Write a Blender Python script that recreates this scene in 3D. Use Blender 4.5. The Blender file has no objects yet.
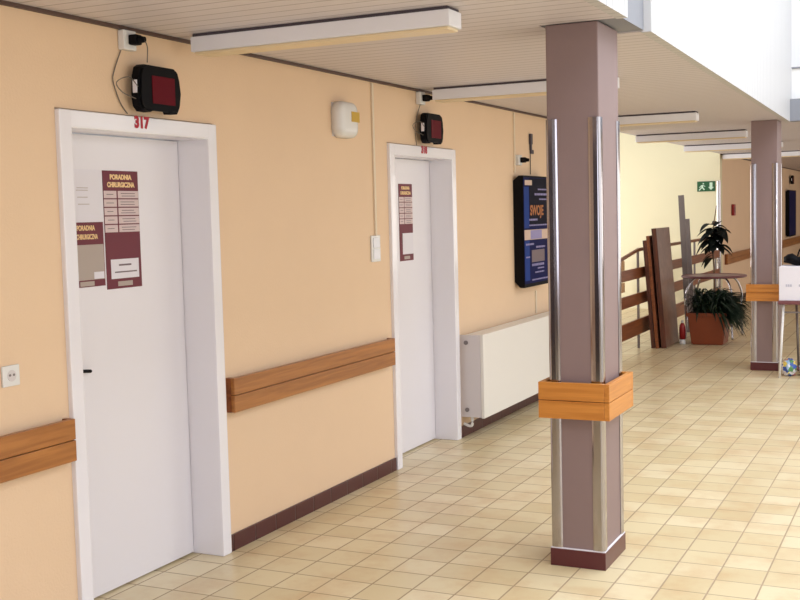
import bpy, bmesh, math, random
from mathutils import Vector, Matrix, Euler
random.seed(7)
S = bpy.context.scene
COL = S.collection

# ------------------------------------------------------------------ camera
H = 1.65
FPX, YAW, PITCH, ROLL, CX = 1127.7, 0.4476, 0.0755, -0.0258, 3.1738
cy, sy, cp, sp = math.cos(YAW), math.sin(YAW), math.cos(PITCH), math.sin(PITCH)
Fw = Vector((-sy*cp, cy*cp, -sp)); Rt = Vector((cy, sy, 0)); Up = Rt.cross(Fw)
c, s = math.cos(ROLL), math.sin(ROLL)
R2 = c*Rt + s*Up; U2 = -s*Rt + c*Up
cam_d = bpy.data.cameras.new('camera'); cam = bpy.data.objects.new('camera', cam_d); COL.objects.link(cam)
m = Matrix((R2, U2, -Fw)).transposed().to_4x4(); m.translation = Vector((CX, 0, H)); cam.matrix_world = m
cam_d.sensor_width = 36; cam_d.lens = FPX/800*36; cam_d.clip_start = .05; cam_d.clip_end = 200
S.camera = cam

# ------------------------------------------------------------------ light
S.view_settings.view_transform = 'Standard'; S.view_settings.look = 'None'
S.view_settings.gamma = 1; S.view_settings.use_curve_mapping = False
S.view_settings.exposure = -0.08
W = bpy.data.worlds.new('world'); S.world = W; W.use_nodes = True
W.node_tree.nodes['Background'].inputs[0].default_value = (.86, .92, 1, 1)
W.node_tree.nodes['Background'].inputs[1].default_value = 1.0

def area(name, loc, rot, sx, sy_, power, color):
    l = bpy.data.lights.new(name, 'AREA'); l.shape = 'RECTANGLE'; l.size = sx; l.size_y = sy_
    l.energy = power; l.color = color
    o = bpy.data.objects.new(name, l); o.location = loc; o.rotation_euler = rot; COL.objects.link(o); return o
# skylight over the open hall, tall windows along its right side, window behind the photographer, stairwell window
area('skylight', (4.2, 6.0, 5.4), (0, 0, 0), 4.2, 11.5, 560, (.88, .93, 1))
area('hall_windows', (6.4, 7, 2.2), (0, math.radians(90), 0), 3.0, 13, 105, (.88, .94, 1))
area('rear_window', (3.2, -3.8, 1.9), (math.radians(90), 0, 0), 5.5, 2.2, 105, (.80, .86, 1))
area('stair_window', (-3.9, 15.2, 1.3), (0, math.radians(-90), 0), 1.8, 5, 225, (1, .99, .97))
area('far_hall_fill', (6.4, 23, 1.5), (0, math.radians(90), 0), 1.8, 16, 190, (1, .94, .88))  # fill light added to brighten the far corridor, no known window
fl = bpy.data.lights.new('camera_flash', 'POINT'); fl.energy = 28; fl.shadow_soft_size = .035; fl.color = (.93, .94, 1)
fo = bpy.data.objects.new('camera_flash', fl); fo.location = (CX+.09, .0, H+.06); COL.objects.link(fo)

# ------------------------------------------------------------------ materials
def rgb(r, g, b):
    f = lambda v: ((v/255+.055)/1.055)**2.4 if v > 10 else v/255/12.92
    return (f(r), f(g), f(b), 1)
def mat(name, col, rough=.5, metal=0, spec=.5, noise=0, nscale=8, bump=0, bscale=60, coat=0):
    m = bpy.data.materials.new(name); m.use_nodes = True; nt = m.node_tree; n = nt.nodes; L = nt.links
    b = n['Principled BSDF']; b.inputs['Base Color'].default_value = col
    b.inputs['Roughness'].default_value = rough; b.inputs['Metallic'].default_value = metal
    b.inputs['Specular IOR Level'].default_value = spec
    b.inputs['Coat Weight'].default_value = coat
    g = n.new('ShaderNodeNewGeometry')
    if noise:
        t = n.new('ShaderNodeTexNoise'); t.inputs['Scale'].default_value = nscale; t.inputs['Detail'].default_value = 4
        L.new(g.outputs['Position'], t.inputs['Vector'])
        mx = n.new('ShaderNodeMix'); mx.data_type = 'RGBA'
        mx.inputs[6].default_value = [v*(1-noise) for v in col[:3]]+[1]; mx.inputs[7].default_value = [min(1, v*(1+noise)) for v in col[:3]]+[1]
        L.new(t.outputs['Fac'], mx.inputs[0]); L.new(mx.outputs[2], b.inputs['Base Color'])
    if bump:
        t = n.new('ShaderNodeTexNoise'); t.inputs['Scale'].default_value = bscale
        L.new(g.outputs['Position'], t.inputs['Vector'])
        bp = n.new('ShaderNodeBump'); bp.inputs['Strength'].default_value = bump; bp.inputs['Distance'].default_value = .004
        L.new(t.outputs['Fac'], bp.inputs['Height']); L.new(bp.outputs['Normal'], b.inputs['Normal'])
    return m
def nodes(m): return m.node_tree.nodes, m.node_tree.links
def math_node(n, L, op, a, bval=None):
    x = n.new('ShaderNodeMath'); x.operation = op
    L.new(a, x.inputs[0])
    if bval is not None:
        if isinstance(bval, (int, float)): x.inputs[1].default_value = bval
        else: L.new(bval, x.inputs[1])
    return x.outputs[0]
def wood(name, c1, c2, axis='Y', rough=.35, scale=1.0):
    m = mat(name, c1, rough); n, L = nodes(m); b = n['Principled BSDF']
    tc = n.new('ShaderNodeTexCoord'); mp = n.new('ShaderNodeMapping')
    sc = {'Y': (14, 1.1, 22), 'X': (1.1, 14, 22), 'Z': (18, 18, 1.2)}[axis]
    mp.inputs['Scale'].default_value = [v*scale for v in sc]
    L.new(tc.outputs['Object'], mp.inputs['Vector'])
    t = n.new('ShaderNodeTexNoise'); t.inputs['Scale'].default_value = 2.2; t.inputs['Detail'].default_value = 6; t.inputs['Distortion'].default_value = .6
    L.new(mp.outputs[0], t.inputs['Vector'])
    r = n.new('ShaderNodeValToRGB'); r.color_ramp.elements[0].position = .32; r.color_ramp.elements[1].position = .7
    r.color_ramp.elements[0].color = c2; r.color_ramp.elements[1].color = c1
    L.new(t.outputs['Fac'], r.inputs[0]); L.new(r.outputs[0], b.inputs['Base Color']); return m

def tile_floor():
    m = mat('floor_tiles', rgb(225, 200, 160), .3); n, L = nodes(m); b = n['Principled BSDF']
    g = n.new('ShaderNodeNewGeometry'); sx = n.new('ShaderNodeSeparateXYZ'); L.new(g.outputs['Position'], sx.inputs[0])
    T = .2; wd = .0048
    lines = []; idx = []
    for o, off in (('X', -.087+2), ('Y', 4.0)):
        a = math_node(n, L, 'ADD', sx.outputs[o], off); a = math_node(n, L, 'DIVIDE', a, T)
        idx.append(math_node(n, L, 'FLOOR', a))
        fr = math_node(n, L, 'FRACT', a); d = math_node(n, L, 'SUBTRACT', fr, .5); d = math_node(n, L, 'ABSOLUTE', d)
        lines.append(math_node(n, L, 'SUBTRACT', d, .5-wd/T))     # >0 in joint
    mxv = math_node(n, L, 'MAXIMUM', lines[0], lines[1])
    joint = math_node(n, L, 'MULTIPLY', mxv, 90.0); 
    cl = n.new('ShaderNodeClamp'); L.new(joint, cl.inputs[0]); joint = cl.outputs[0]
    cb = n.new('ShaderNodeCombineXYZ'); L.new(idx[0], cb.inputs[0]); L.new(idx[1], cb.inputs[1])
    wn = n.new('ShaderNodeTexWhiteNoise'); L.new(cb.outputs[0], wn.inputs['Vector'])
    r = n.new('ShaderNodeValToRGB'); e = r.color_ramp.elements
    e[0].color = rgb(206, 187, 146); e[1].color = rgb(222, 206, 170); q = e.new(.5); q.color = rgb(214, 197, 158)
    L.new(wn.outputs['Value'], r.inputs[0])
    # brownish glaze clouds within the tiles
    t = n.new('ShaderNodeTexNoise'); t.inputs['Scale'].default_value = 3.4; t.inputs['Detail'].default_value = 7; t.inputs['Roughness'].default_value = .65; L.new(g.outputs['Position'], t.inputs['Vector'])
    r2 = n.new('ShaderNodeValToRGB'); r2.color_ramp.elements[0].position = .46; r2.color_ramp.elements[1].position = .70
    r2.color_ramp.elements[0].color = (0, 0, 0, 1); r2.color_ramp.elements[1].color = (.6, .6, .6, 1); L.new(t.outputs['Fac'], r2.inputs[0])
    mx = n.new('ShaderNodeMix'); mx.data_type = 'RGBA'; L.new(r2.outputs[0], mx.inputs[0]); L.new(r.outputs[0], mx.inputs[6]); mx.inputs[7].default_value = rgb(192, 154, 106)
    mj = n.new('ShaderNodeMix'); mj.data_type = 'RGBA'; L.new(joint, mj.inputs[0]); L.new(mx.outputs[2], mj.inputs[6]); mj.inputs[7].default_value = rgb(162, 140, 112)
    L.new(mj.outputs[2], b.inputs['Base Color'])
    rr = n.new('ShaderNodeMapRange'); L.new(joint, rr.inputs[0]); rr.inputs[3].default_value = .30; rr.inputs[4].default_value = .8
    L.new(rr.outputs[0], b.inputs['Roughness'])
    inv = math_node(n, L, 'SUBTRACT', joint, 0); inv = math_node(n, L, 'MULTIPLY', inv, -1)
    t2 = n.new('ShaderNodeTexNoise'); t2.inputs['Scale'].default_value = 9; L.new(g.outputs['Position'], t2.inputs['Vector'])
    hh = math_node(n, L, 'ADD', inv, math_node(n, L, 'MULTIPLY', t2.outputs['Fac'], .6))
    bp = n.new('ShaderNodeBump'); bp.inputs['Strength'].default_value = .35; bp.inputs['Distance'].default_value = .003
    L.new(hh, bp.inputs['Height']); L.new(bp.outputs[0], b.inputs['Normal'])
    return m
def slats(name, col, dark, axis, pitch, rough=.45, wd=.035, noise=.03):
    m = mat(name, col, rough); n, L = nodes(m); b = n['Principled BSDF']
    g = n.new('ShaderNodeNewGeometry'); sx = n.new('ShaderNodeSeparateXYZ'); L.new(g.outputs['Position'], sx.inputs[0])
    a = math_node(n, L, 'DIVIDE', sx.outputs[axis], pitch); a = math_node(n, L, 'ADD', a, 100)
    fr = math_node(n, L, 'FRACT', a); d = math_node(n, L, 'SUBTRACT', fr, .5); d = math_node(n, L, 'ABSOLUTE', d)
    j = math_node(n, L, 'SUBTRACT', d, .5-wd*1.5); j = math_node(n, L, 'MULTIPLY', j, 1/wd); cl = n.new('ShaderNodeClamp'); L.new(j, cl.inputs[0]); j = cl.outputs[0]
    mj = n.new('ShaderNodeMix'); mj.data_type = 'RGBA'; L.new(j, mj.inputs[0]); mj.inputs[6].default_value = col; mj.inputs[7].default_value = dark
    L.new(mj.outputs[2], b.inputs['Base Color'])
    h = math_node(n, L, 'MULTIPLY', j, -1)
    bp = n.new('ShaderNodeBump'); bp.inputs['Strength'].default_value = .4; bp.inputs['Distance'].default_value = .004
    L.new(h, bp.inputs['Height']); L.new(bp.outputs[0], b.inputs['Normal']); return m

M = {}
M['floor'] = tile_floor()
M['wall'] = mat('peach_wall_paint', rgb(229, 198, 165), .6, noise=.03, nscale=3, bump=.25, bscale=90)
M['stairwall'] = mat('pale_yellow_paint', rgb(224, 216, 184), .6, noise=.03, nscale=2)
M['white'] = mat('white_plaster', rgb(235, 233, 230), .6)
M['upper'] = mat('grey_beam_paint', rgb(134, 136, 144), .6)
M['ceil'] = slats('ceiling_slats', rgb(210, 203, 208), rgb(158, 150, 152), 'Y', .1, wd=.045)
M['fascia'] = slats('fascia_slats', rgb(198, 197, 198), rgb(142, 143, 150), 'Y', .1)
M['trim'] = mat('dark_ceiling_trim', rgb(84, 62, 54), .5)
M['base'] = slats('maroon_plinth_tiles', rgb(76, 28, 30), rgb(46, 18, 20), 'Y', .2, .3, .02)
M['basex'] = mat('maroon_plinth_tile', rgb(86, 34, 38), .3, noise=.08, nscale=6)
M['door'] = mat('white_gloss_paint', rgb(236, 233, 239), .16, noise=.012, nscale=3, coat=.3)
M['leaf'] = mat('white_door_laminate', rgb(230, 226, 232), .3, noise=.015, nscale=2)
M['pillar'] = mat('mauve_brown_paint', rgb(134, 112, 110), .55, noise=.05, nscale=5)
M['chrome'] = mat('polished_steel', rgb(178, 174, 178), .13, 1)
M['steel'] = mat('grey_steel', rgb(128, 120, 120), .4, .6)
M['wood'] = wood('varnished_rail_wood', rgb(178, 116, 56), rgb(146, 88, 38), 'Y')
M['woodb'] = wood('golden_pine', rgb(208, 138, 60), rgb(180, 110, 40), 'X')
M['woodby'] = wood('golden_pine_along', rgb(208, 138, 60), rgb(180, 110, 40), 'Y')
M['darkwood'] = wood('reddish_dark_wood', rgb(150, 86, 46), rgb(112, 58, 30), 'Y')
M['added_door'] = mat('added_door_dark_brown', rgb(46, 26, 24), .7, spec=.2)
M['boardwood'] = wood('dark_mahogany_board', rgb(116, 64, 44), rgb(66, 32, 24), 'Z')
M['marble'] = mat('scuffed_brown_veneer', rgb(128, 94, 78), .3, noise=.55, nscale=11)
M['black'] = mat('black_plastic', rgb(11, 10, 14), .6, spec=.12)
M['screen'] = mat('dark_red_screen', rgb(92, 2, 20), .5, spec=.12)
M['paper'] = mat('white_paper', rgb(226, 222, 230), .7)
M['greypaper'] = mat('grey_beige_paper', rgb(176, 162, 154), .7)
M['maroon'] = mat('maroon_card', rgb(104, 24, 42), .5)
M['cream'] = mat('cream_print', rgb(238, 204, 150), .6)
M['tab'] = mat('pale_pink_table_print', rgb(212, 192, 192), .6)
M['ink'] = mat('grey_ink', rgb(120, 104, 108), .7)
M['red'] = mat('red_number_print', rgb(176, 16, 44), .5)
M['plastic'] = mat('white_plastic', rgb(226, 224, 222), .25)
M['trunk'] = mat('cream_trunking', rgb(226, 208, 184), .5)
M['yel'] = mat('ochre_label', rgb(200, 160, 40), .4)
M['rad'] = mat('cream_enamel', rgb(226, 221, 214), .35)
M['radend'] = mat('light_grey_enamel', rgb(208, 200, 200), .4)
M['blue'] = mat('dark_blue_poster', rgb(12, 20, 72), .6, spec=.1)
M['blue2'] = mat('mid_blue_print', rgb(36, 60, 128), .6, spec=.1)
M['navy'] = mat('navy_print', rgb(6, 8, 30), .6, spec=.1)
M['orange'] = mat('orange_print', rgb(170, 100, 34), .5)
M['lilac'] = mat('pale_lilac_print', rgb(140, 132, 178), .5)
M['beige'] = mat('beige_print', rgb(206, 178, 160), .5)
M['lampw'] = mat('white_lamp_housing', rgb(236, 236, 243), .4)
M['diff'] = mat('yellowed_diffuser', rgb(228, 208, 172), .35)
M['gapshade_clip'] = mat('gap_shade_and_clip_dark', rgb(70, 62, 72), .6)
M['green'] = mat('exit_sign_green', rgb(18, 84, 46), .4)
M['pale'] = mat('pale_sign_print', rgb(200, 226, 205), .5)
M['terra'] = mat('terracotta_plastic', rgb(136, 64, 32), .45, noise=.08, nscale=9)
M['soil'] = mat('potting_soil', rgb(50, 36, 28), .9)
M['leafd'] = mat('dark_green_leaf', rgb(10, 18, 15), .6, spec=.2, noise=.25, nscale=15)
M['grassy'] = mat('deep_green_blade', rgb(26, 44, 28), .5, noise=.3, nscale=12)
M['stem'] = mat('brown_stem', rgb(110, 84, 60), .7)
M['tabtop'] = mat('mottled_brown_table', rgb(150, 118, 112), .4, noise=.35, nscale=22)
M['tabtop2'] = mat('maroon_table_edge', rgb(110, 62, 66), .4)
M['fire'] = mat('red_fire_box', rgb(150, 26, 30), .4)
M['cable'] = mat('grey_cable', rgb(110, 100, 92), .6)

# ------------------------------------------------------------------ helpers
def box(bm, x0, x1, y0, y1, z0, z1, bev=0, rot=None, piv=None):
    r = bmesh.ops.create_cube(bm, size=1)
    vs = r['verts']
    for v in vs: v.co = Vector(((x0+x1)/2+v.co.x*(x1-x0), (y0+y1)/2+v.co.y*(y1-y0), (z0+z1)/2+v.co.z*(z1-z0)))
    if bev:
        es = list({e for v in vs for e in v.link_edges})
        g = bmesh.ops.bevel(bm, geom=es, offset=bev, segments=2, affect='EDGES', profile=.6)
        vs = list({v for f in g['faces'] for v in f.verts} | {v for v in vs if v.is_valid})
    if rot is not None: bmesh.ops.rotate(bm, verts=vs, cent=piv or (0, 0, 0), matrix=rot)
    return vs
def finish(name, bm, m, parent=None, smooth=False):
    bmesh.ops.recalc_face_normals(bm, faces=bm.faces)
    me = bpy.data.meshes.new(name); bm.to_mesh(me); bm.free()
    for mm in (m if isinstance(m, (list, tuple)) else [m]): me.materials.append(mm)
    if smooth:
        for p in me.polygons: p.use_smooth = True
    o = bpy.data.objects.new(name, me); COL.objects.link(o)
    if parent: o.parent = parent; o.matrix_parent_inverse = Matrix.Identity(4)
    return o
def recenter(o, base):
    """move the mesh so that the object's origin is at base (world = base for unparented)"""
    base = Vector(base)
    o.data.transform(Matrix.Translation(-base)); o.location = base; return o
def B(name, m, parent, *boxes, bev=0, smooth=False):
    """boxes in the coordinates of the world; parent Empty's location is subtracted"""
    bm = bmesh.new()
    for b in boxes: box(bm, *b, bev=bev)
    off = parent.matrix_basis.translation if parent else Vector((0, 0, 0))
    p = parent
    while p is not None and p.parent is not None: p = p.parent; off = off + p.matrix_basis.translation
    if parent: bmesh.ops.translate(bm, verts=bm.verts, vec=-off)
    return finish(name, bm, m, parent, smooth)
def worldoff(parent):
    off = Vector((0, 0, 0)); p = parent
    while p is not None: off = off + p.location; p = p.parent
    return off
def part(name, bm, m, parent, smooth=False):
    bmesh.ops.translate(bm, verts=bm.verts, vec=-worldoff(parent)); return finish(name, bm, m, parent, smooth)
def tag(o, label, cat, group=None):
    o['label'] = label; o['category'] = cat
    if group: o['group'] = group
    return o
def thing(name, label, cat, loc, group=None):
    o = bpy.data.objects.new(name, None); o.empty_display_size = .1; COL.objects.link(o); o.location = loc
    return tag(o, label, cat, group)
def struct(name, m, *boxes, bev=0):
    o = B(name, m, None, *boxes, bev=bev); o['kind'] = 'structure'; return o
def tube_bm(bm, pts, r, n=8, cap=True):
    pts = [Vector(p) for p in pts]; rings = []
    for i, p in enumerate(pts):
        d = (pts[min(i+1, len(pts)-1)]-pts[max(i-1, 0)]).normalized()
        a = d.cross(Vector((0, 0, 1)))
        if a.length < .05: a = d.cross(Vector((1, 0, 0)))
        a.normalize(); b = d.cross(a)
        rr = r[i] if isinstance(r, (list, tuple)) else r
        rings.append([bm.verts.new(p+rr*(math.cos(2*math.pi*k/n)*a+math.sin(2*math.pi*k/n)*b)) for k in range(n)])
    for i in range(len(rings)-1):
        for k in range(n): bm.faces.new((rings[i][k], rings[i][(k+1) % n], rings[i+1][(k+1) % n], rings[i+1][k]))
    if cap: bm.faces.new(rings[0][::-1]); bm.faces.new(rings[-1])
def smoothpts(pts, n=6):
    P = [Vector(p) for p in pts]; P = [P[0]]+P+[P[-1]]; out = []
    for i in range(1, len(P)-2):
        for k in range(n):
            t = k/n; a, b, c_, d = P[i-1:i+3]
            out.append(.5*((2*b)+(c_-a)*t+(2*a-5*b+4*c_-d)*t*t+(3*b-a-3*c_+d)*t**3))
    out.append(P[-2]); return out
def prism(bm, outline, axis, a, b):
    """outline: list of 2-D points; axis 'x': (y,z) extruded x from a to b ; 'z': (x,y) extruded z"""
    f = (lambda u, v, w: (w, u, v)) if axis == 'x' else (lambda u, v, w: (u, v, w)) if axis == 'z' else (lambda u, v, w: (u, w, v))
    A = [bm.verts.new(f(u, v, a)) for u, v in outline]; Bv = [bm.verts.new(f(u, v, b)) for u, v in outline]
    bm.faces.new(A[::-1]); bm.faces.new(Bv); n = len(A)
    for i in range(n): bm.faces.new((A[i], A[(i+1) % n], Bv[(i+1) % n], Bv[i]))
def rrect(u0, u1, v0, v1, r, n=5):
    out = []
    for cu, cv, a0 in ((u1-r, v1-r, 0), (u0+r, v1-r, 90), (u0+r, v0+r, 180), (u1-r, v0+r, 270)):
        for k in range(n+1):
            a = math.radians(a0+90*k/n); out.append((cu+r*math.cos(a), cv+r*math.sin(a)))
    return out
def text(name, body, size, m, parent, world, width=None, bold=.0, facing='x'):
    """lettering on a wall that faces +x (reads along +y) or on a wall that faces -y (reads along +x)"""
    cu = bpy.data.curves.new('t', 'FONT'); cu.body = body; cu.size = size; cu.align_x = 'CENTER'; cu.align_y = 'CENTER'
    cu.extrude = .0006; cu.offset = bold*size
    t = bpy.data.objects.new('t', cu); COL.objects.link(t)
    me = bpy.data.meshes.new_from_object(t.evaluated_get(bpy.context.evaluated_depsgraph_get()))
    bpy.data.objects.remove(t); bpy.data.curves.remove(cu)
    xs = [v.co.x for v in me.vertices]; w = max(xs)-min(xs); k = (width/w) if width else 1
    for v in me.vertices:
        x, y, z = v.co.x*k, v.co.y, v.co.z
        v.co = Vector((z, x, y)) if facing == 'x' else Vector((x, -z, y))
    me.materials.append(m); o = bpy.data.objects.new(name, me); COL.objects.link(o); o.parent = parent
    o.location = Vector(world)-worldoff(parent); return o

ZC = 2.485; YE = 12.15          # ceiling height, end of the open hall
# ------------------------------------------------------------------ structure
struct('floor', M['floor'], (-4.2, 7, -4, 36, -.1, 0))
D1 = (3.490, 4.570); D2 = (6.475, 7.555); WE = 12.1
# corridor wall with two door openings (one mesh)
def wallbox(y0, y1, z0, z1): return (-.28, 0, y0, y1, z0, z1)
struct('wall_left', M['wall'], wallbox(-4, D1[0], 0, 2.62), wallbox(D1[0], D1[1], 2.11, 2.62), wallbox(D1[1], D2[0], 0, 2.62),
       wallbox(D2[0], D2[1], 2.11, 2.62), wallbox(D2[1], WE, 0, 2.62))
struct('wall_left', M['wall'], (-.28, 0, 18.702, 35.5, 0, 2.62))
struct('wall_stairwell', M['stairwall'], (-4.2, 0, 18.5, 18.7, 0, 4.6))
struct('wall_stairwell', M['white'], (-4.2, -4.0, 12, 18.495, 0, 4.6), (-4.0, -.285, 11.9, 12.095, 0, 4.6))
struct('wall_far', M['wall'], (0, 7, 35.5, 35.7, 0, 2.62))
struct('wall_rear', mat('brown_rear_wall', rgb(170, 146, 126), .7), (-.28, 6.59, -4.2, -4.001, 0, 5.6))
struct('wall_right', M['white'], (6.6, 6.8, -4, 35.4, 0, 5.6))
# ceilings, beam, fascia
def skew(o, y0, y1, xa, xb):
    return o
def quadslab(name, m, pts, z0, z1):
    bm = bmesh.new(); prism(bm, pts, 'z', z0, z1); o = finish(name, bm, m); o['kind'] = 'structure'; return o
XE1, XE2, XE3 = 1.935, 1.935, 1.80
quadslab('ceiling', M['ceil'], [(0, -4), (XE1-.051, -4), (XE1-.051, 4.95), (0, 4.95)], ZC, ZC+.13)
quadslab('ceiling', M['ceil'], [(0, 4.951), (1.529, 4.951), (1.529, 5.39), (XE2-.052, 5.39), (XE3-.052, YE), (0, YE)], ZC, ZC+.13)
quadslab('ceiling', M['ceil'], [(0, YE), (6.59, YE), (6.59, 35.49), (0, 35.49)], ZC, ZC+.13)
struct('trim_beam', M['upper'], (1.53, 1.90, 4.951, 5.389, ZC+.005, ZC+.14), (1.62, 1.90, 4.951, 5.389, ZC+.14, 5.0))
struct('trim_fascia', M['fascia'], (XE1-.05, XE1, -4, 4.95, ZC-.004, 5.0))
o = None
bm = bmesh.new(); prism(bm, [(XE2, 5.39), (XE3, YE), (XE3-.05, YE), (XE2-.05, 5.39)], 'z', ZC-.004, 5.0)
o = finish('trim_fascia', bm, M['fascia']); o['kind'] = 'structure'
struct('trim_parapet', M['white'], (XE3+.001, 6.59, YE+.02, YE+.12, ZC+.22, 3.02))
struct('trim_slab_edge', M['upper'], (XE3+.001, 6.59, YE-.15, YE-.001, ZC+.001, ZC+.219))
struct('trim_parapet_cap', M['upper'], (XE3+.001, 6.59, YE+.0, YE+.14, 3.021, 3.035))
struct('wall_upper', M['white'], (-.2, 6.59, 12.8, 12.9, ZC+.14, 5.6))
# dark cornice strip
struct('trim_cornice', M['trim'], (.001, .018, -4, WE, ZC-.016, ZC-.001))
struct('trim_cornice', M['trim'], (.001, .018, 18.5, 35.4, ZC-.016, ZC-.001))
# plinth tiles
for y0, y1 in ((.902, D1[0]-.004), (D1[1]+.004, D2[0]-.004), (D2[1]+.004, WE), (18.5, 35.4)):
    struct('baseboard_left', M['base'], (.001, .013, y0, y1, 0, .083), bev=.002)

# ------------------------------------------------------------------ doors
def make_door(name, y0, y1, label):
    r = bpy.data.objects.new(name, None); COL.objects.link(r); r.location = (0, (y0+y1)/2, 0); r['kind'] = 'structure'; r['label'] = label
    w = .072; zt = 2.105
    bm = bmesh.new()
    box(bm, -.24, .022, y0, y0+w, 0, zt, bev=.006); box(bm, -.24, .022, y1-w, y1, 0, zt, bev=.006)
    box(bm, -.24, .0219, y0+w-.008, y1-w+.008, zt-w, zt, bev=.006)
    part('door_frame', bm, M['door'], r)
    B('door_leaf', M['leaf'], r, (-.20, -.155, y0+w+.003, y1-w-.003, .008, zt-w-.003), bev=.003)
    # handle on the hinge-less (left) side: rose and short lever
    yl = y0+w+.135
    bm = bmesh.new(); box(bm, -.155, -.150, yl-.018, yl+.018, .94, 1.06, bev=.002); part('handle_plate', bm, M['leaf'], r)
    bm = bmesh.new(); tube_bm(bm, [(-.150, yl-.01, 1.02), (-.135, yl-.01, 1.02)], .008); tube_bm(bm, smoothpts([(-.133, yl-.014, 1.02), (-.129, yl+.02, 1.018), (-.133, yl+.085, 1.010)]), .0075)
    part('door_handle', bm, M['black'], r, True)
    return r
d1 = make_door('door_1', D1[0], D1[1], 'white gloss door with number 317 above and maroon notices on it')
d2 = make_door('door_2', D2[0], D2[1], 'white gloss door beyond the middle handrail with one narrow maroon notice')

d3 = bpy.data.objects.new('added_dark_door', None); COL.objects.link(d3); d3.location = (0, -.8, 0); d3['kind'] = 'structure'  # unseen dark door, added and widened to darken the corner guards' reflections
B('door_frame', M['darkwood'], d3, (.001, .03, -3.9, -3.8, 0, 2.4), (.001, .03, .8, .9, 0, 2.4), (.001, .03, -3.799, .799, 2.3, 2.4))
B('door_leaf', M['added_door'], d3, (.001, .02, -3.799, -.802, .005, 2.299), (.001, .02, -.798, .799, .005, 2.299))
def number_sign(body, y, z, w, h, label):
    t = thing('room_number', label, 'number', (.0225, y, z))
    text('digits', body, h/.7, M['red'], t, (.0235, y, z), width=w, bold=.055)
number_sign('317', 4.003, 2.078, .105, .047, 'red room number 317 on the white door frame head')
number_sign('318', 7.0, 2.08, .095, .045, 'small red room number on the frame head of the farther door')

# ------------------------------------------------------------------ notices
XL = -.1548
def lines(bm, y0, y1, zs, x, h=.0022, jitter=.15):
    for z in zs:
        a = y0+(y1-y0)*random.uniform(0, jitter); b = y1-(y1-y0)*random.uniform(0, jitter)
        box(bm, x, x+.0006, a, b, z-h, z+h)
def tall_notice(y0, y1, z0, z1, label, big):
    t = thing('clinic_notice', label, 'notice', (XL, (y0+y1)/2, z0))
    w = y1-y0; h = z1-z0
    B('card', M['maroon'], t, (XL, XL+.003, y0, y1, z0, z1))
    x = XL+.0032
    text('heading', 'PORADNIA', h*.056, M['cream'], t, (x, y0+w*.5, z1-h*.055), width=w*.62, bold=.05)
    text('heading', 'CHIRURGICZNA', h*.056, M['cream'], t, (x, y0+w*.5, z1-h*.12), width=w*.78, bold=.05)
    bm = bmesh.new(); n = 5; zt = z1-h*.17; rh = h*.072
    for k in range(n):
        a = zt-k*rh
        box(bm, x, x+.0008, y0+w*.005, y0+w*.36, a-rh*.86, a); box(bm, x, x+.0008, y0+w*.40, y1-w*.01, a-rh*.86, a)
    part('timetable_print', bm, M['tab'], t)
    for k in range(n):
        a = zt-k*rh
        for ya, yb, zz in ((y0+w*.46, y1-w*.1, a-rh*.3), (y0+w*.46, y1-w*.1, a-rh*.6), (y0+w*.06, y0+w*.28, a-rh*.42)):
            bm = bmesh.new(); lines(bm, ya, yb, [zz], x+.001, .0015); part('text_line', bm, M['ink'], t)
    B('paper_slip', M['paper'], t, (x, x+.001, y0+w*(.12 if big else .2), y1-w*(.08 if big else .01), z0+h*.085, z0+h*(.25 if big else .36)))
    bm = bmesh.new(); lines(bm, y0+w*.3, y1-w*.28, [z0+h*.2], x+.0012, .004); lines(bm, y0+w*.16, y1-w*.14, [z0+h*.14], x+.0012, .003)
    if big: part('slip_print', bm, M['ink'], t)
    else: bm.free()
    B('label_strip', M['greypaper'], t, (x, x+.001, y0+w*.3, y1-w*.28, z0+h*.02, z0+h*.06))
    return t
tall_notice(3.938, 4.178, 1.352, 1.878, 'tall maroon clinic notice with timetable rows on the door numbered 317', True)
tall_notice(6.95, 7.165, 1.332, 1.86, 'narrow maroon clinic notice on the farther white door', False)
t = thing('small_notice', 'short maroon notice with grey panel left of the tall one on the near door', 'notice', (XL, 3.828, 1.37))
B('card', M['maroon'], t, (XL, XL+.003, 3.746, 3.926, 1.372, 1.652))
text('heading', 'PORADNIA', .03, M['cream'], t, (XL+.0033, 3.813, 1.626), width=.115, bold=.03)
text('heading', 'CHIRURGICZNA', .03, M['cream'], t, (XL+.0033, 3.820, 1.588), width=.135, bold=.03)
B('panel', M['greypaper'], t, (XL+.0031, XL+.004, 3.750, 3.922, 1.402, 1.555))
B('paper_slip', M['paper'], t, (XL+.0042, XL+.005, 3.853, 3.918, 1.405, 1.435))
B('label_strip', M['greypaper'], t, (XL+.0031, XL+.004, 3.763, 3.853, 1.376, 1.396))
t = thing('paper_sheet', 'plain white paper sheet with faint lines above the short maroon notice', 'paper', (XL, 3.838, 1.66))
B('sheet', M['paper'], t, (XL, XL+.002, 3.750, 3.924, 1.658, 1.880))
bm = bmesh.new(); lines(bm, 3.763, 3.848, [1.80, 1.79, 1.76, 1.73], XL+.0021, .0014); part('print', bm, M['greypaper'], t)

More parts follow.
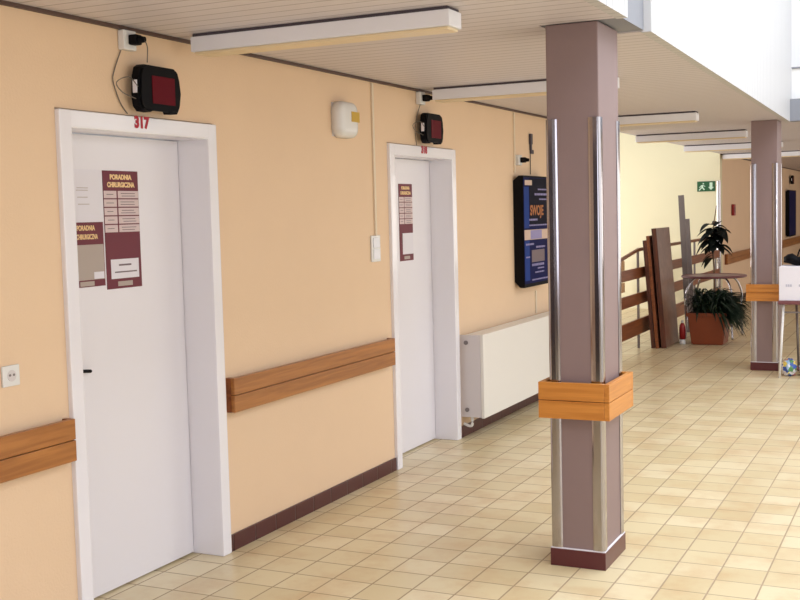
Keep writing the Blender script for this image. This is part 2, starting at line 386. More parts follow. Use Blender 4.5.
# ------------------------------------------------------------------ crash rails on the wall
def crash_rail(y0, y1, label, z0=.697, z1=.868, m='wood'):
    t = thing('handrail', label, 'handrail', (0, (y0+y1)/2, z0), 'wooden crash rails along the peach wall')
    zm = (z0+z1)/2
    B('plank', M[m], t, (.028, .050, y0, y1, zm+.0015, z1), bev=.003)
    B('plank', M[m], t, (.028, .050, y0, y1, z0, zm-.0015), bev=.003)
    n = max(2, int((y1-y0)/.9)+1)
    for k in range(n):
        y = y0+.12+(y1-y0-.24)*k/(n-1); B('bracket', M['darkwood'], t, (0.0005, .0275, y-.03, y+.03, z0+.02, z1-.02))
    # closed ends
    for ya in (y0, y1-.02): B('end_cap', M['darkwood'], t, (.0005, .0275, ya, ya+.02, z0, z1))
crash_rail(1.1, 3.468, 'wooden two-plank wall rail left of the door numbered 317')
crash_rail(4.60, 6.42, 'wooden two-plank wall rail between the two white doors')
crash_rail(18.9, 22.6, 'far wooden wall rail seen left of the distant pillar')
crash_rail(24.6, 33.5, 'farthest wooden wall rail seen right of the distant pillar')

# ------------------------------------------------------------------ pillars
def guard_bm(cx_, cy_, dx, dy, z0, z1):
    """angle profile round the corner (cx,cy); dx,dy = direction of the pillar body from the corner"""
    bm = bmesh.new(); th = .005; leg = .055; r = .014; out = []
    e = .0015
    ox, oy = cx_-dx*(th+e), cy_-dy*(th+e)
    outer = [(ox+dx*leg, oy+dy*.0035), (ox+dx*leg*.85, oy+dy*.0012), (ox+dx*leg*.6, oy+dy*.0002)]
    for k in range(7):
        a = math.pi/2*k/6
        outer.append((ox+dx*(r-r*math.sin(a)), oy+dy*(r-r*math.cos(a))))
    outer += [(ox+dx*.0002, oy+dy*leg*.6), (ox+dx*.0012, oy+dy*leg*.85), (ox+dx*.0035, oy+dy*leg)]
    r2 = r-th; inner = [(ox+dx*th, oy+dy*leg)]
    for k in range(7):
        a = math.pi/2*(1-k/6)
        inner.append((ox+dx*(r-r2*math.sin(a)), oy+dy*(r-r2*math.cos(a))))
    inner.append((ox+dx*leg, oy+dy*th))
    prism(bm, outer+inner, 'z', z0, z1); return bm
def pillar(x0, x1, y0, y1, label, zband=(.70, .867)):
    t = thing('pillar', label, 'pillar', ((x0+x1)/2, (y0+y1)/2, 0))
    B('shaft', M['pillar'], t, (x0, x1, y0, y1, 0.0, ZC-.001), bev=.006)
    B('plinth', M['basex'], t, (x0-.010, x1+.010, y0-.010, y1+.010, 0, .082), bev=.002)
    B('plinth_joint', M['paper'], t, (x0-.008, x1+.008, y0-.008, y1+.008, .0821, .087))
    for (a, b_, dx, dy) in ((x0, y0, 1, 1), (x1, y0, -1, 1), (x1, y1, -1, -1), (x0, y1, 1, -1)):
        part('corner_guard', guard_bm(a, b_, dx, dy, .0875, 2.062), M['chrome'], t, False)
    g = .022; th = .024; z0, z1 = zband; zm = (z0+z1)/2
    for za, zb in ((z0, zm-.0012), (zm+.0012, z1)):
        B('bumper_plank', M['woodb'], t, (x0-g-th, x1+g, y0-g-th, y0-g, za, zb), bev=.003)
        B('bumper_plank', M['woodb'], t, (x0-g, x1+g+th, y1+g, y1+g+th, za, zb), bev=.003)
        B('bumper_plank', M['woodby'], t, (x1+g, x1+g+th, y0-g-th, y1+g-.0005, za, zb), bev=.003)
        B('bumper_plank', M['woodby'], t, (x0-g-th, x0-g, y0-g+.0005, y1+g+th, za, zb), bev=.003)
    for yy in (y0-g+.0005, y1+.0075): B('bumper_spacer', M['darkwood'], t, ((x0+x1)/2-.03, (x0+x1)/2+.03, yy, yy+g-.008, z0+.02, z1-.035))
    return t
pillar(1.556, 1.798, 4.956, 5.30, 'big mauve-brown square pillar in the foreground with steel corner guards and pine band')
pillar(1.474, 1.722, 11.67, 12.0, 'distant mauve-brown square pillar with steel corner guards beside the potted plants')

# chrome guard on the end of the far wall
bm = guard_bm(0, 18.5, -1, 1, .09, 2.06); tag(finish('corner_guard', bm, M['chrome']), 'tall polished steel corner guard on the far peach wall end beside the exit sign', 'corner guard')

# ------------------------------------------------------------------ ceiling lamps
def lamp(x0, x1, yc, label):
    t = thing('ceiling_lamp', label, 'ceiling lamp', ((x0+x1)/2, yc, ZC), 'closed fluorescent ceiling lamps')
    y0, y1 = yc-.065, yc+.065
    B('gap_shade_strip', M['gapshade_clip'], t, (x0+.01, x1-.01, y0+.004, y1-.004, ZC-.013, ZC-.0005))  # dark strip paints the shadow line between lamp and ceiling
    B('housing', M['lampw'], t, (x0, x1, y0, y1, ZC-.080, ZC-.0135), bev=.004)
    B('diffuser', M['diff'], t, (x0+.015, x1-.012, y0+.010, y1-.010, ZC-.092, ZC-.0805), bev=.003)
lamp(.12, 1.385, 4.315, 'largest and nearest white ceiling lamp, above the wall alarm and door 317')
lamp(.12, 1.35, 7.0, 'second white ceiling lamp, its right end behind the big pillar')
lamp(.05, 1.25, 10.12, 'white ceiling lamp whose right end shows just right of the big pillar')
lamp(.03, 1.25, 12.92, 'fourth ceiling lamp from the front, over the start of the railing')
lamp(.03, 1.3, 15.6, 'fifth ceiling lamp from the front, above the leaning boards')
lamp(.03, 1.2, 18.62, 'farthest ceiling lamp, seen on both sides of the distant pillar')

# ------------------------------------------------------------------ number displays
def display(y0, label, cam_side=True):
    """dark queue-number display on a wall bracket, front faces +x"""
    z0, z1 = 2.125, 2.325; y1 = y0+.30; xb, xf = .035, .082
    t = thing('number_display', label, 'display', (0, (y0+y1)/2, z0), 'queue displays above the doors')
    out = rrect(y0, y1, z0, z1, .035)
    bm = bmesh.new()
    # bulging sides: wider in the middle, narrower at the top; two feet at the bottom
    mid = []
    prof = [(y0+.045, z1), (y1-.045, z1), (y1-.022, z1-.012), (y1-.008, z1-.05), (y1, z1-.11), (y1-.012, z0+.03), (y1-.03, z0), (y1-.08, z0-.002), (y1-.09, z0+.014),
            (y0+.09, z0+.014), (y0+.08, z0-.002), (y0+.03, z0), (y0+.008, z0+.02), (y0, z0+.06), (y0+.008, z1-.05), (y0+.022, z1-.012)]
    prism(bm, prof, 'x', xb, xf)
    es = [e for e in bm.edges if all(abs(v.co.x-xf) < 1e-5 for v in e.verts)]
    bmesh.ops.bevel(bm, geom=es, offset=.010, segments=2, affect='EDGES')
    part('casing', bm, M['black'], t)
    B('screen', M['screen'], t, (xf, xf+.0025, y0+.085, y1-.055, z0+.035, z1-.045), bev=.001)
    B('bracket', M['black'], t, (.0005, xb, y0+.11, y0+.19, z0+.06, z0+.14))
    B('white_label', M['paper'], t, (xb+.012, xf-.015, y0-.0035, y0+.003, z0+.075, z0+.13))
    bm = bmesh.new(); tube_bm(bm, smoothpts([(.07, y0+.004, z0+.10), (.05, y0-.03, z0+.14), (.02, y0-.075, z0+.115), (.03, y0-.05, z0+.075), (.06, y0+.0, z0+.05)]), .0022, 6)
    part('cable_loop', bm, M['cable'], t, True)
    return t
display(3.925, 'dark display with red screen above the door numbered 317')
display(6.91, 'dark display with red screen above the farther white door')
display(25.3, 'tiny dark display high on the far peach wall right of the distant pillar')
display(27.6, 'tiny dark red display high on the far wall at the photo right edge')

def socket(y, z, label, plug_dir=1):
    t = thing('wall_socket', label, 'socket', (0, y, z), 'surface sockets for the displays')
    B('cover', M['plastic'], t, (.0005, .035, y-.042, y+.042, z-.042, z+.042), bev=.006)
    return t
socket(3.935, 2.425, 'white wall socket near the ceiling above the nearer display')
socket(6.975, 2.425, 'white wall socket near the ceiling above the farther display')
socket(8.915, 2.075, 'white wall socket just above the blue information cabinet')
def plug(y, z, dirn, label):
    bm = bmesh.new(); box(bm, .036, .078, y-.022, y+.022, z-.022, z+.022, bev=.008)
    tube_bm(bm, [(.078, y, z), (.105, y+.006, z-.002)], [.017, .012], 10)
    tag(recenter(finish('power_plug', bm, M['black']), (.036, y, z)), label, 'plug', 'black plugs in the high sockets')
def cable(pts, label, r=.0025, m='cable'):
    bm = bmesh.new(); tube_bm(bm, smoothpts(pts, 5), r, 6)
    tag(recenter(finish('cable', bm, M[m], smooth=True), pts[0]), label, 'cable')
plug(3.94, 2.425, 1, 'black power plug in the socket above the nearer display')
plug(6.98, 2.425, 1, 'black power plug in the socket above the farther display')
plug(8.92, 2.075, 1, 'black plug in the socket above the blue cabinet')
cable([(.10, 3.95, 2.420), (.108, 3.955, 2.39), (.10, 3.96, 2.328)], 'short dark cable from the upper plug down to the nearer display')
cable([(.006, 3.905, 2.382), (.006, 3.86, 2.30), (.006, 3.845, 2.245), (.006, 3.885, 2.16), (.006, 3.93, 2.115)], 'thin grey cable hanging in an arc left of the nearer display')
cable([(.02, 6.96, 2.382), (.006, 6.93, 2.30), (.006, 6.90, 2.2), (.006, 6.92, 2.11)], 'thin cable hanging beside the farther display')
# cable with a clip above the blue cabinet
t = thing('hanging_cable', 'thin cable with dark clip hanging on the wall above the blue cabinet', 'cable', (.003, 9.25, 2.30))
bm = bmesh.new(); tube_bm(bm, smoothpts([(.005, 9.26, 2.31), (.006, 9.25, 2.2), (.006, 9.245, 2.1), (.006, 9.24, 1.965)]), .004, 6); part('wire', bm, M['cable'], t, True)
bm = bmesh.new(); box(bm, .001, .022, 9.225, 9.275, 2.22, 2.31, bev=.006); box(bm, .001, .018, 9.24, 9.31, 2.14, 2.175, bev=.005); box(bm, .001, .018, 9.235, 9.265, 2.17, 2.23, bev=.004)
part('clip_chain', bm, M['gapshade_clip'], t)

# ------------------------------------------------------------------ alarm sounder, trunking, switches
t = thing('alarm_sounder', 'rounded white wall alarm box with ochre label between the two doors', 'alarm', (0, 5.88, 2.08))
bm = bmesh.new(); rings = []
for xx, ins in ((.001, 0), (.035, 0), (.050, .004), (.060, .012), (.066, .024), (.069, .040), (.070, .058)):
    rings.append([bm.verts.new((xx, u, v)) for u, v in rrect(5.755+ins, 5.985-ins, 2.105+ins, 2.315-ins, max(.06-ins, .004), 6)])
for a_, b_ in zip(rings, rings[1:]):
    for k in range(len(a_)): bm.faces.new((a_[k], a_[(k+1) % len(a_)], b_[(k+1) % len(a_)], b_[k]))
bm.faces.new(rings[0][::-1]); bm.faces.new(rings[-1]); part('cover', bm, M['plastic'], t, True)
B('label', M['yel'], t, (.060, .0722, 5.875, 5.975, 2.198, 2.258), bev=.002)
B('back_plate', M['radend'], t, (.0002, .0035, 5.760, 5.980, 2.112, 2.308))
for y, z0, z1, lab in ((6.275, 1.524, ZC-.024, 'thin white cable trunking running down to the light switch by the farther door'),
                       (8.845, 1.97, ZC-.024, 'thin white cable trunking above the blue information cabinet'),
                       (9.33, .765, .962, 'short cable trunking between the blue cabinet and the radiator')):
    bm = bmesh.new(); box(bm, .0005, .012, y-.011, y+.011, z0, z1, bev=.002)
    tag(recenter(finish('cable_trunking', bm, M['trunk']), (0, y, z0)), lab, 'trunking')
t = thing('light_switch', 'white double light switch on the wall left of the farther door', 'switch', (0, 6.285, 1.365))
B('plate', M['plastic'], t, (.0005, .012, 6.205, 6.325, 1.362, 1.525), bev=.004)
B('rocker', M['lampw'], t, (.012, .017, 6.225, 6.305, 1.45, 1.51), bev=.002); B('rocker', M['lampw'], t, (.012, .017, 6.225, 6.305, 1.38, 1.44), bev=.002)
t = thing('wall_socket', 'white wall socket at waist height at the left photo edge above the rail', 'socket', (0, 3.18, 1.04))
B('plate', M['plastic'], t, (.0005, .010, 3.135, 3.222, 1.04, 1.12), bev=.004)
bm = bmesh.new(); tube_bm(bm, [(.0102, 3.18, 1.08), (.0112, 3.18, 1.08)], .022, 20); part('insert', bm, M['radend'], t)
bm = bmesh.new(); tube_bm(bm, [(.0113, 3.19, 1.083), (.0123, 3.19, 1.083)], .005, 10); tube_bm(bm, [(.0113, 3.17, 1.083), (.0123, 3.17, 1.083)], .005, 10); part('pin_dots', bm, M['steel'], t)

# ------------------------------------------------------------------ blue information cabinet (x2)
def info_cabinet(y0, y1, z0, z1, label, plain=False):
    t = thing('information_cabinet', label, 'information cabinet', (0, (y0+y1)/2, z0)); xf = .088
    bm = bmesh.new()
    prism(bm, [(.0005, z0+.05), (.05, z0), (xf, z0), (xf, z1), (.05, z1), (.0005, z1-.04)], 'y', y0, y1)
    part('casing', bm, M['black'], t)
    h = z1-z0; w = y1-y0; x = xf+.0002
    B('poster', M['blue'], t, (x, x+.002, y0+.004, y1-.004, z0+.03, z1-.015))
    if plain: return t
    x += .0023
    B('dark_panel', M['navy'], t, (x, x+.001, y0+w*.22, y1-.005, z0+h*.56, z1-.02))
    B('centre_strip', M['beige'], t, (x, x+.001, y0+.01, y1-.02, z0+h*.425, z0+h*.515))
    B('strip_highlight', M['lilac'], t, (x+.001, x+.0015, y0+w*.24, y0+w*.68, z0+h*.43, z0+h*.51))
    B('corner_label', M['beige'], t, (x+.001, x+.0018, y0+w*.05, y0+w*.32, z1-h*.085, z1-h*.04))
    B('dark_picture', M['ink'], t, (x, x+.001, y0+w*.28, y0+w*.78, z0+h*.22, z0+h*.33))
    text('orange_print', 'SWOJE', .115, M['orange'], t, (x+.0012, y0+w*.5, z0+h*.685), width=w*.52, bold=.03)
    for (a, b_, z, hh) in ((.55, .9, .88, .006), (.42, .9, .835, .009), (.6, .9, .79, .006), (.2, .52, .605, .008), (.2, .9, .555, .006),
                           (.06, .36, .385, .008), (.45, .8, .355, .008), (.28, .75, .195, .01), (.5, .75, .16, .006), (.4, .75, .125, .006), (.28, .9, .06, .006), (.06, .2, .27, .006)):
        y = y0+w*a; bm = bmesh.new()
        while y < y0+w*b_:
            l = random.uniform(.02, .05); box(bm, x+.001, x+.0018, y, min(y+l, y0+w*b_), z0+h*z-hh, z0+h*z+hh); y += l+.008
        part('text_line', bm, M['lilac'], t)
    for za, zb in ((.06, .42), (.53, .9)): B('light_blue_column', M['blue2'], t, (x, x+.0005, y0+.01, y0+w*.2, z0+h*za, z0+h*zb))
    return t
info_cabinet(8.81, 9.475, 1.02, 1.945, 'dark blue information cabinet with orange lettering on the wall above the radiator')
info_cabinet(26.9, 28.2, .92, 1.98, 'distant dark blue information cabinet on the wall at the photo right edge', True)

# ------------------------------------------------------------------ radiator
t = thing('radiator', 'cream panel radiator on the wall below the blue cabinet, beside the farther door', 'radiator', (0, 8.7, .12))
RY0, RY1, RZ0, RZ1 = 7.590, 9.75, .150, .765
B('front_panel', M['rad'], t, (.165, .190, RY0, RY1, RZ0, RZ1), bev=.005)
B('back_panel', M['rad'], t, (.045, .065, RY0+.01, RY1-.01, RZ0+.01, RZ1-.02), bev=.004)
B('end_cover', M['radend'], t, (.004, .164, RY0+.001, RY0+.012, RZ0+.005, RZ1-.004), bev=.003)
B('end_cover', M['radend'], t, (.004, .164, RY1-.012, RY1-.001, RZ0+.005, RZ1-.004), bev=.003)
bm = bmesh.new(); box(bm, .042, .164, RY0+.013, RY1-.013, RZ1-.012, RZ1-.004)
part('top_grille', bm, M['rad'], t)
for ya in (RY0+.3, RY1-.33): B('wall_bracket', M['steel'], t, (.0005, .045, ya, ya+.03, .3, .6))
for z in (RZ1-.06, RZ0+.06):
    bm = bmesh.new(); tube_bm(bm, [(.055, RY0+.001, z), (.055, RY0-.006, z)], .016, 14); part('end_plug', bm, M['steel'], t)
bm = bmesh.new(); tube_bm(bm, smoothpts([(.08, RY0+.03, RZ0+.02), (.08, RY0+.03, .10), (.06, RY0+.03, .085), (.0135, RY0+.03, .1)]), .011, 10); part('pipe', bm, M['plastic'], t, True)

# ------------------------------------------------------------------ exit sign, fire point
t = thing('exit_sign', 'green emergency exit sign high on the pale yellow stairwell wall', 'exit sign', (-.35, 18.5, 1.9))
EY = 18.48
ex0, ex1, ez0, ez1 = -.355, -.075, 1.895, 2.055
B('plate', M['green'], t, (ex0, ex1, EY, EY+.0195, ez0, ez1), bev=.002)
bm = bmesh.new(); w = ex1-ex0; h = ez1-ez0
def P(*pts):
    prism(bm, [(ex0+w*a, ez0+h*b_) for a, b_ in pts], 'y', EY-.002, EY-.0002)
# running man
P((.30, .78), (.35, .86), (.40, .78), (.35, .70)); P((.22, .62), (.36, .68), (.34, .40), (.24, .38)); P((.22, .40), (.30, .38), (.14, .10), (.08, .14))
P((.26, .40), (.34, .40), (.44, .2), (.38, .12)); P((.12, .40), (.16, .36), (.26, .60), (.22, .64)); P((.34, .66), (.38, .62), (.47, .48), (.44, .44))
P((.70, .88), (.86, .88), (.86, .4), (.70, .4)); P((.62, .42), (.94, .42), (.78, .14))
part('pictogram', bm, M['pale'], t)
t = thing('fire_call_box', 'small dark red fire box on the far peach wall between wall end and pillar', 'fire box', (0, 19.65, 1.48))
B('box', M['fire'], t, (.0005, .05, 19.57, 19.72, 1.49, 1.68), bev=.01); B('glass', M['maroon'], t, (.05, .052, 19.60, 19.69, 1.54, 1.63))

# ------------------------------------------------------------------ stair railing
t = thing('railing', 'brown wooden plank railing with thin steel posts along the stairwell opening', 'railing', (-.03, 15.3, 0))
for y in (13.2, 14.9, 16.6, 18.3):
    B('post', M['steel'], t, (-.052, -.027, y-.012, y+.012, 0, 1.15))
for z0, z1 in ((.835, .96), (.53, .665), (.175, .36)):
    B('plank', M['darkwood'], t, (-.025, -.001, 12.13, 18.45, z0, z1), bev=.004)
bm = bmesh.new(); tube_bm(bm, [(-.04, 12.13, 1.07), (-.04, 12.4, 1.08), (-.04, 13.2, 1.165), (-.04, 18.47, 1.165)], .022, 10); part('top_rail', bm, M['darkwood'], t, True)
t = thing('railing', 'second paler orange plank railing deeper in the stairwell', 'railing', (-1.5, 15.3, 0))
for y in (12.9, 15.0, 17.2): B('post', M['steel'], t, (-1.552, -1.527, y-.012, y+.012, 0, 1.0))
for z0, z1 in ((.62, .80), (.28, .44)): B('plank', M['wood'], t, (-1.525, -1.50, 12.2, 18.3, z0, z1), bev=.004)

# ------------------------------------------------------------------ leaning boards
def lean_board(xb, xt, y0, y1, h, th, m, label, edge=None):
    t = thing('leaning_board', label, 'board', (xb, (y0+y1)/2, 0), 'boards stacked against the railing')
    ang = math.atan2(xb-xt, h)
    bm = bmesh.new(); box(bm, 0, th, -(y1-y0)/2, (y1-y0)/2, 0, h, bev=.004)
    o = finish('panel', bm, m, t); o.rotation_euler = (0, -ang, 0); o.location = (0, 0, th*math.sin(ang)*0)
    if edge:
        bm = bmesh.new(); box(bm, -.001, th+.001, -(y1-y0)/2-.012, -(y1-y0)/2-.0002, 0, h, bev=.002); e = finish('edge_strip', bm, edge, t); e.rotation_euler = o.rotation_euler
    return t
lean_board(.105, .012, 13.22, 13.95, 1.275, .045, M['boardwood'], 'shorter red-brown board at the back of the leaning stack')
lean_board(.165, .062, 13.20, 13.82, 1.33, .035, M['boardwood'], 'middle red-brown board of the leaning stack', M['darkwood'])
lean_board(.225, .115, 13.24, 13.95, 1.415, .055, M['marble'], 'frontmost tallest board of the leaning stack with scuffed mottled face', M['boardwood'])

def tall_plank(xb, xt, y, h, w, label):
    t = thing('metal_shelf_post', label, 'shelf post', (xb, y, 0), 'grey metal posts leaning on the railing')
    ang = math.atan2(xb-xt, h)
    bm = bmesh.new()
    prism(bm, [(0, 0), (w, 0), (w, .04), (w-.006, .04), (w-.006, .006), (.006, .006), (.006, .04), (0, .04)], 'z', 0, h)
    o = finish('channel', bm, M['steel'], t); o.rotation_euler = (0, -ang, 0)
tall_plank(.15, .062, 15.0, 1.81, .07, 'taller grey metal post leaning behind the boards, topping the railing')
tall_plank(.24, .165, 14.93, 1.50, .05, 'shorter grey metal post leaning just right of the taller one')

# ------------------------------------------------------------------ round table, planters
TBX = .615
t = thing('round_table', 'round mottled brown table with thin chrome legs over the terracotta planter', 'table', (TBX, 14.45, 0))
def disc(bm, cx_, cy_, r, z0, z1, n=40):
    prism(bm, [(cx_+r*math.cos(2*math.pi*k/n), cy_+r*math.sin(2*math.pi*k/n)) for k in range(n)], 'z', z0, z1)
bm = bmesh.new(); disc(bm, TBX, 14.45, .385, .772, .790); part('tabletop', bm, M['tabtop'], t)
bm = bmesh.new()
pts = [(TBX+.385*math.cos(2*math.pi*k/48), 14.45+.385*math.sin(2*math.pi*k/48), .781) for k in range(49)]; tube_bm(bm, pts, .015, 8); part('rim', bm, M['tabtop2'], t, True)
for k in range(4):
    a = math.radians(222+90*k); ca, sa = math.cos(a), math.sin(a)
    bm = bmesh.new(); tube_bm(bm, smoothpts([(TBX+.12*ca, 14.45+.12*sa, .768), (TBX+.30*ca, 14.45+.30*sa, .74), (TBX+.40*ca, 14.45+.40*sa, .55), (TBX+.385*ca, 14.45+.385*sa, .3), (TBX+.41*ca, 14.45+.41*sa, .012)]), .013, 10)
    part('leg', bm, M['chrome'], t, True)
PXX = .655
t = thing('grass_planter', 'square terracotta planter overflowing with dark narrow leaves below the round table', 'potted plant', (PXX, 13.85, 0))
PX, PY = .668, 13.86
def frustum(bm, cx_, cy_, a0, a1, z0, z1):
    A = [bm.verts.new((cx_+sx_*a0, cy_+sy_*a0, z0)) for sx_, sy_ in ((-1, -1), (1, -1), (1, 1), (-1, 1))]
    Bq = [bm.verts.new((cx_+sx_*a1, cy_+sy_*a1, z1)) for sx_, sy_ in ((-1, -1), (1, -1), (1, 1), (-1, 1))]
    bm.faces.new(A[::-1]); bm.faces.new(Bq)
    for i in range(4): bm.faces.new((A[i], A[(i+1) % 4], Bq[(i+1) % 4], Bq[i]))
bm = bmesh.new(); frustum(bm, PX, PY, .185, .222, 0, .36); bmesh.ops.bevel(bm, geom=bm.edges[:], offset=.012, segments=2, affect='EDGES'); part('pot', bm, M['terra'], t)
bm = bmesh.new(); frustum(bm, PX, PY, .236, .238, .345, .385); bmesh.ops.bevel(bm, geom=bm.edges[:], offset=.006, segments=2, affect='EDGES'); part('pot_rim', bm, M['terra'], t)
bm = bmesh.new(); box(bm, PX-.2, PX+.2, PY-.2, PY+.2, .386, .392); part('soil', bm, M['soil'], t)
def blade(bm, p0, az, L, w, rise, droop):
    n = 7; d = Vector((math.cos(az), math.sin(az), 0)); sd = Vector((-d.y, d.x, 0)); prev = None
    for i in range(n+1):
        u = i/n; c0 = Vector(p0)+d*(L*u*(.35+.65*u))+Vector((0, 0, rise*math.sin(min(1, u*1.25)*math.pi/2)-droop*u*u))
        ww = w*math.sin(math.pi*min(1, .12+u*.88))**.7+.0008
        fold = Vector((0, 0, ww*.5))
        a = bm.verts.new(c0-sd*ww+fold); b_ = bm.verts.new(c0); c2 = bm.verts.new(c0+sd*ww+fold)
        if prev: bm.faces.new((prev[0], a, b_, prev[1])); bm.faces.new((prev[1], b_, c2, prev[2]))
        prev = (a, b_, c2)
def blades(n, tip, seed, mname='grassy'):
    rnd = random.Random(seed); bm = bmesh.new()
    for k in range(n):
        az = rnd.uniform(0, 2*math.pi); p = (PX+rnd.uniform(-.16, .17), PY+rnd.uniform(-.16, .16), .39)
        L_ = rnd.uniform(.16, .34) if math.cos(az) > -.3 else rnd.uniform(.1, .2)
        if math.sin(az) > .2: L_ *= .7
        blade(bm, p, az, L_, rnd.uniform(.008, .015), rnd.uniform(.10, .30), rnd.uniform(.0, .22))
    for k in range(n//2):    # the right side hangs further out over the edge
        az = rnd.uniform(-1.0, .7); p = (PX+rnd.uniform(.02, .18), PY+rnd.uniform(-.16, .1), .39)
        blade(bm, p, az, rnd.uniform(.28, .44), rnd.uniform(.008, .014), rnd.uniform(.08, .27), rnd.uniform(.05, .42))
    return bm
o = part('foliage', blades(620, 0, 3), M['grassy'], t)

t = thing('rubber_plant', 'tall cane plant with big dark leaves rising behind the round table', 'potted plant', (.50, 15.12, 0))
QX, QY = .50, 15.12
bm = bmesh.new()
def lathe(bm, cx_, cy_, prof, n=24):
    rings = [[bm.verts.new((cx_+r*math.cos(2*math.pi*k/n), cy_+r*math.sin(2*math.pi*k/n), z)) for k in range(n)] for r, z in prof]
    for i in range(len(rings)-1):
        for k in range(n): bm.faces.new((rings[i][k], rings[i][(k+1) % n], rings[i+1][(k+1) % n], rings[i+1][k]))
    bm.faces.new(rings[0][::-1]); bm.faces.new(rings[-1])
lathe(bm, QX, QY, [(.12, 0), (.16, .28), (.175, .28), (.175, .31), (.15, .31), (.15, .29)]); part('pot', bm, M['terra'], t, False)
bm = bmesh.new(); tube_bm(bm, smoothpts([(QX, QY, .28), (QX+.0, QY, .8), (QX-.02, QY, 1.25), (QX+.035, QY, 1.66)]), [.012]*6+[.010]*6+[.006]*7, 8); part('stem', bm, M['stem'], t, True)
def bigleaf(bm, p0, az, L, w, el, droop):
    d = Vector((math.cos(az), math.sin(az), 0)); sd = Vector((-d.y, d.x, 0)); n = 8; prev = None
    for i in range(n+1):
        u = i/n; c0 = Vector(p0)+d*(L*u*math.cos(el))+Vector((0, 0, L*(math.sin(el)*u-droop*u*u)))
        ww = w*(math.sin(math.pi*(.04+.96*u))**.8 if u < 1 else .02)
        a = bm.verts.new(c0-sd*ww+Vector((0, 0, ww*.25))); b_ = bm.verts.new(c0); c2 = bm.verts.new(c0+sd*ww+Vector((0, 0, ww*.25)))
        if prev: bm.faces.new((prev[0], a, b_, prev[1])); bm.faces.new((prev[1], b_, c2, prev[2]))
        prev = (a, b_, c2)
rnd = random.Random(11)
LEAVES = []
for k in range(34):
    z = 1.10+.30*k/33; az = k*2.4+rnd.uniform(-.4, .4)
    LEAVES.append((QX+.01, QY, z, az, rnd.uniform(.19, .27), rnd.uniform(.058, .076), rnd.uniform(-.1, .7), rnd.uniform(.4, 1.0)))
for k in range(3): LEAVES.append((QX-.01, QY, .98+.03*k, math.pi*(.8+.12*k), .17, .05, -.1, .8))
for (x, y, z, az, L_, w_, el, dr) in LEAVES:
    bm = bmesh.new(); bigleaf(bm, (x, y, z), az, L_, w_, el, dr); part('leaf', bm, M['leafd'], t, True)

# red and white bottle beside the planter
t = thing('plastic_bottle', 'small red and white bottle on the floor left of the terracotta planter', 'bottle', (.365, 13.72, 0))
bm = bmesh.new(); lathe(bm, .372, 13.70, [(.035, 0), (.038, .01), (.038, .06)], 16); part('base', bm, M['plastic'], t, True)
bm = bmesh.new(); lathe(bm, .372, 13.70, [(.038, .0605), (.038, .20), (.03, .235), (.014, .26)], 16); part('body', bm, M['fire'], t, True)
bm = bmesh.new(); lathe(bm, .372, 13.70, [(.016, .2605), (.016, .29)], 12); part('cap', bm, M['plastic'], t)

# ------------------------------------------------------------------ table with white box at the right edge
t = thing('side_table', 'maroon-topped table with thin metal legs right of the distant pillar', 'table', (2.1, 11.45, 0))
B('tabletop', M['tabtop2'], t, (1.79, 2.6, 11.17, 11.75, .707, .742), bev=.004)
B('crossbar', M['steel'], t, (1.84, 2.54, 11.235, 11.25, .62, .635))
for (xa, ya, xb, yb, mm) in ((1.835, 11.22, 1.80, 11.20, 'plastic'), (2.55, 11.22, 2.58, 11.2, 'plastic'), (1.90, 11.68, 1.92, 11.72, 'steel'), (2.5, 11.68, 2.53, 11.72, 'steel')):
    bm = bmesh.new(); tube_bm(bm, [(xa, ya, .706), (xb, yb, 0)], .012, 10); part('leg', bm, M[mm], t, True)
t = thing('white_box', 'white box with faint grey print on the table beside the distant pillar', 'box', (2.0, 11.3, .743))
B('carton', M['paper'], t, (1.797, 2.30, 11.19, 11.50, .743, 1.068), bev=.004)
bm = bmesh.new()
for a, b_ in ((1.858, 1.872), (1.876, 1.892), (1.896, 1.912), (1.975, 1.99), (2.0, 2.03), (2.04, 2.08)): box(bm, a, b_, 11.1888, 11.1896, .875, .898)
part('print', bm, mat('faint_grey_print', rgb(186, 184, 200), .6), t)
t = thing('black_bag', 'slumped black bag lying on top of the white box', 'bag', (2.03, 11.35, 1.068))
bm = bmesh.new(); bmesh.ops.create_icosphere(bm, subdivisions=3, radius=1)
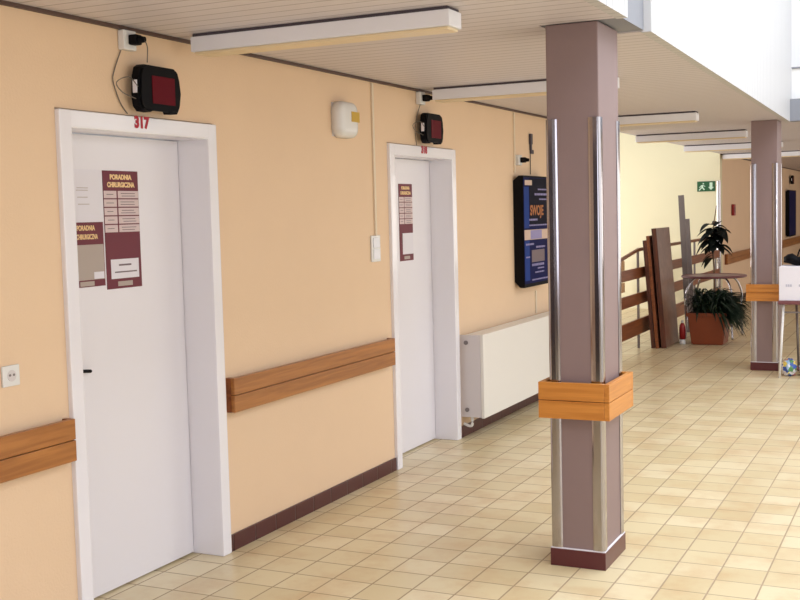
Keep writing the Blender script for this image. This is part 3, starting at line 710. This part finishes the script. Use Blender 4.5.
for v in bm.verts:
    n_ = v.co.copy(); k = 1+.10*math.sin(7*n_.x+2)+.08*math.sin(9*n_.y)
    v.co = Vector((2.03+.19*n_.x*k, 11.35+.11*n_.y*k, max(1.0685, 1.105+.075*n_.z*k+.03*math.sin(6*n_.x))))
part('sack', bm, M['black'], t, True)
bm = bmesh.new(); tube_bm(bm, smoothpts([(1.95, 11.33, 1.16), (1.98, 11.32, 1.23), (2.06, 11.32, 1.24), (2.10, 11.33, 1.16)]), .008, 8); part('handle', bm, M['black'], t, True)
# colourful crumpled bag below
mb = mat('colour_patch_plastic', rgb(200, 200, 210), .3); n, L = nodes(mb)
vt = n.new('ShaderNodeTexVoronoi'); vt.inputs['Scale'].default_value = 22; g = n.new('ShaderNodeNewGeometry'); L.new(g.outputs['Position'], vt.inputs['Vector'])
sp_ = n.new('ShaderNodeSeparateColor'); L.new(vt.outputs['Color'], sp_.inputs[0]); cr = n.new('ShaderNodeValToRGB'); cr.color_ramp.interpolation = 'CONSTANT'
e = cr.color_ramp.elements; e[0].color = rgb(215, 215, 222); e[1].position = .35; e[1].color = rgb(60, 90, 170)
for p_, c_ in ((.5, rgb(228, 200, 90)), (.62, rgb(90, 140, 90)), (.75, rgb(190, 110, 120)), (.85, rgb(160, 190, 220))): q = e.new(p_); q.color = c_
L.new(sp_.outputs[0], cr.inputs[0]); L.new(cr.outputs[0], n['Principled BSDF'].inputs['Base Color'])
for cx_, cy_, r, lab in ((1.868, 11.38, .085, 'crumpled colourful plastic bag on the floor nearest the table leg'), (2.02, 11.42, .08, 'second colourful plastic bag under the table at the photo edge')):
    bm = bmesh.new(); bmesh.ops.create_icosphere(bm, subdivisions=4, radius=1)
    rr = random.Random(int(cx_*100))
    ph = [rr.uniform(0, 6) for _ in range(6)]
    for v in bm.verts:
        k = 1+.09*math.sin(9*v.co.x+ph[0])*math.sin(8*v.co.y+ph[1])+.06*math.sin(17*v.co.z+ph[2]+6*v.co.x)
        v.co = Vector((cx_+r*.85*v.co.x*k, cy_+r*v.co.y*k, max(0.001, r*.9+r*v.co.z*k)))
    tag(recenter(finish('plastic_bag', bm, mb, smooth=True), (cx_, cy_, 0)), lab, 'bag', 'colourful bags under the table')
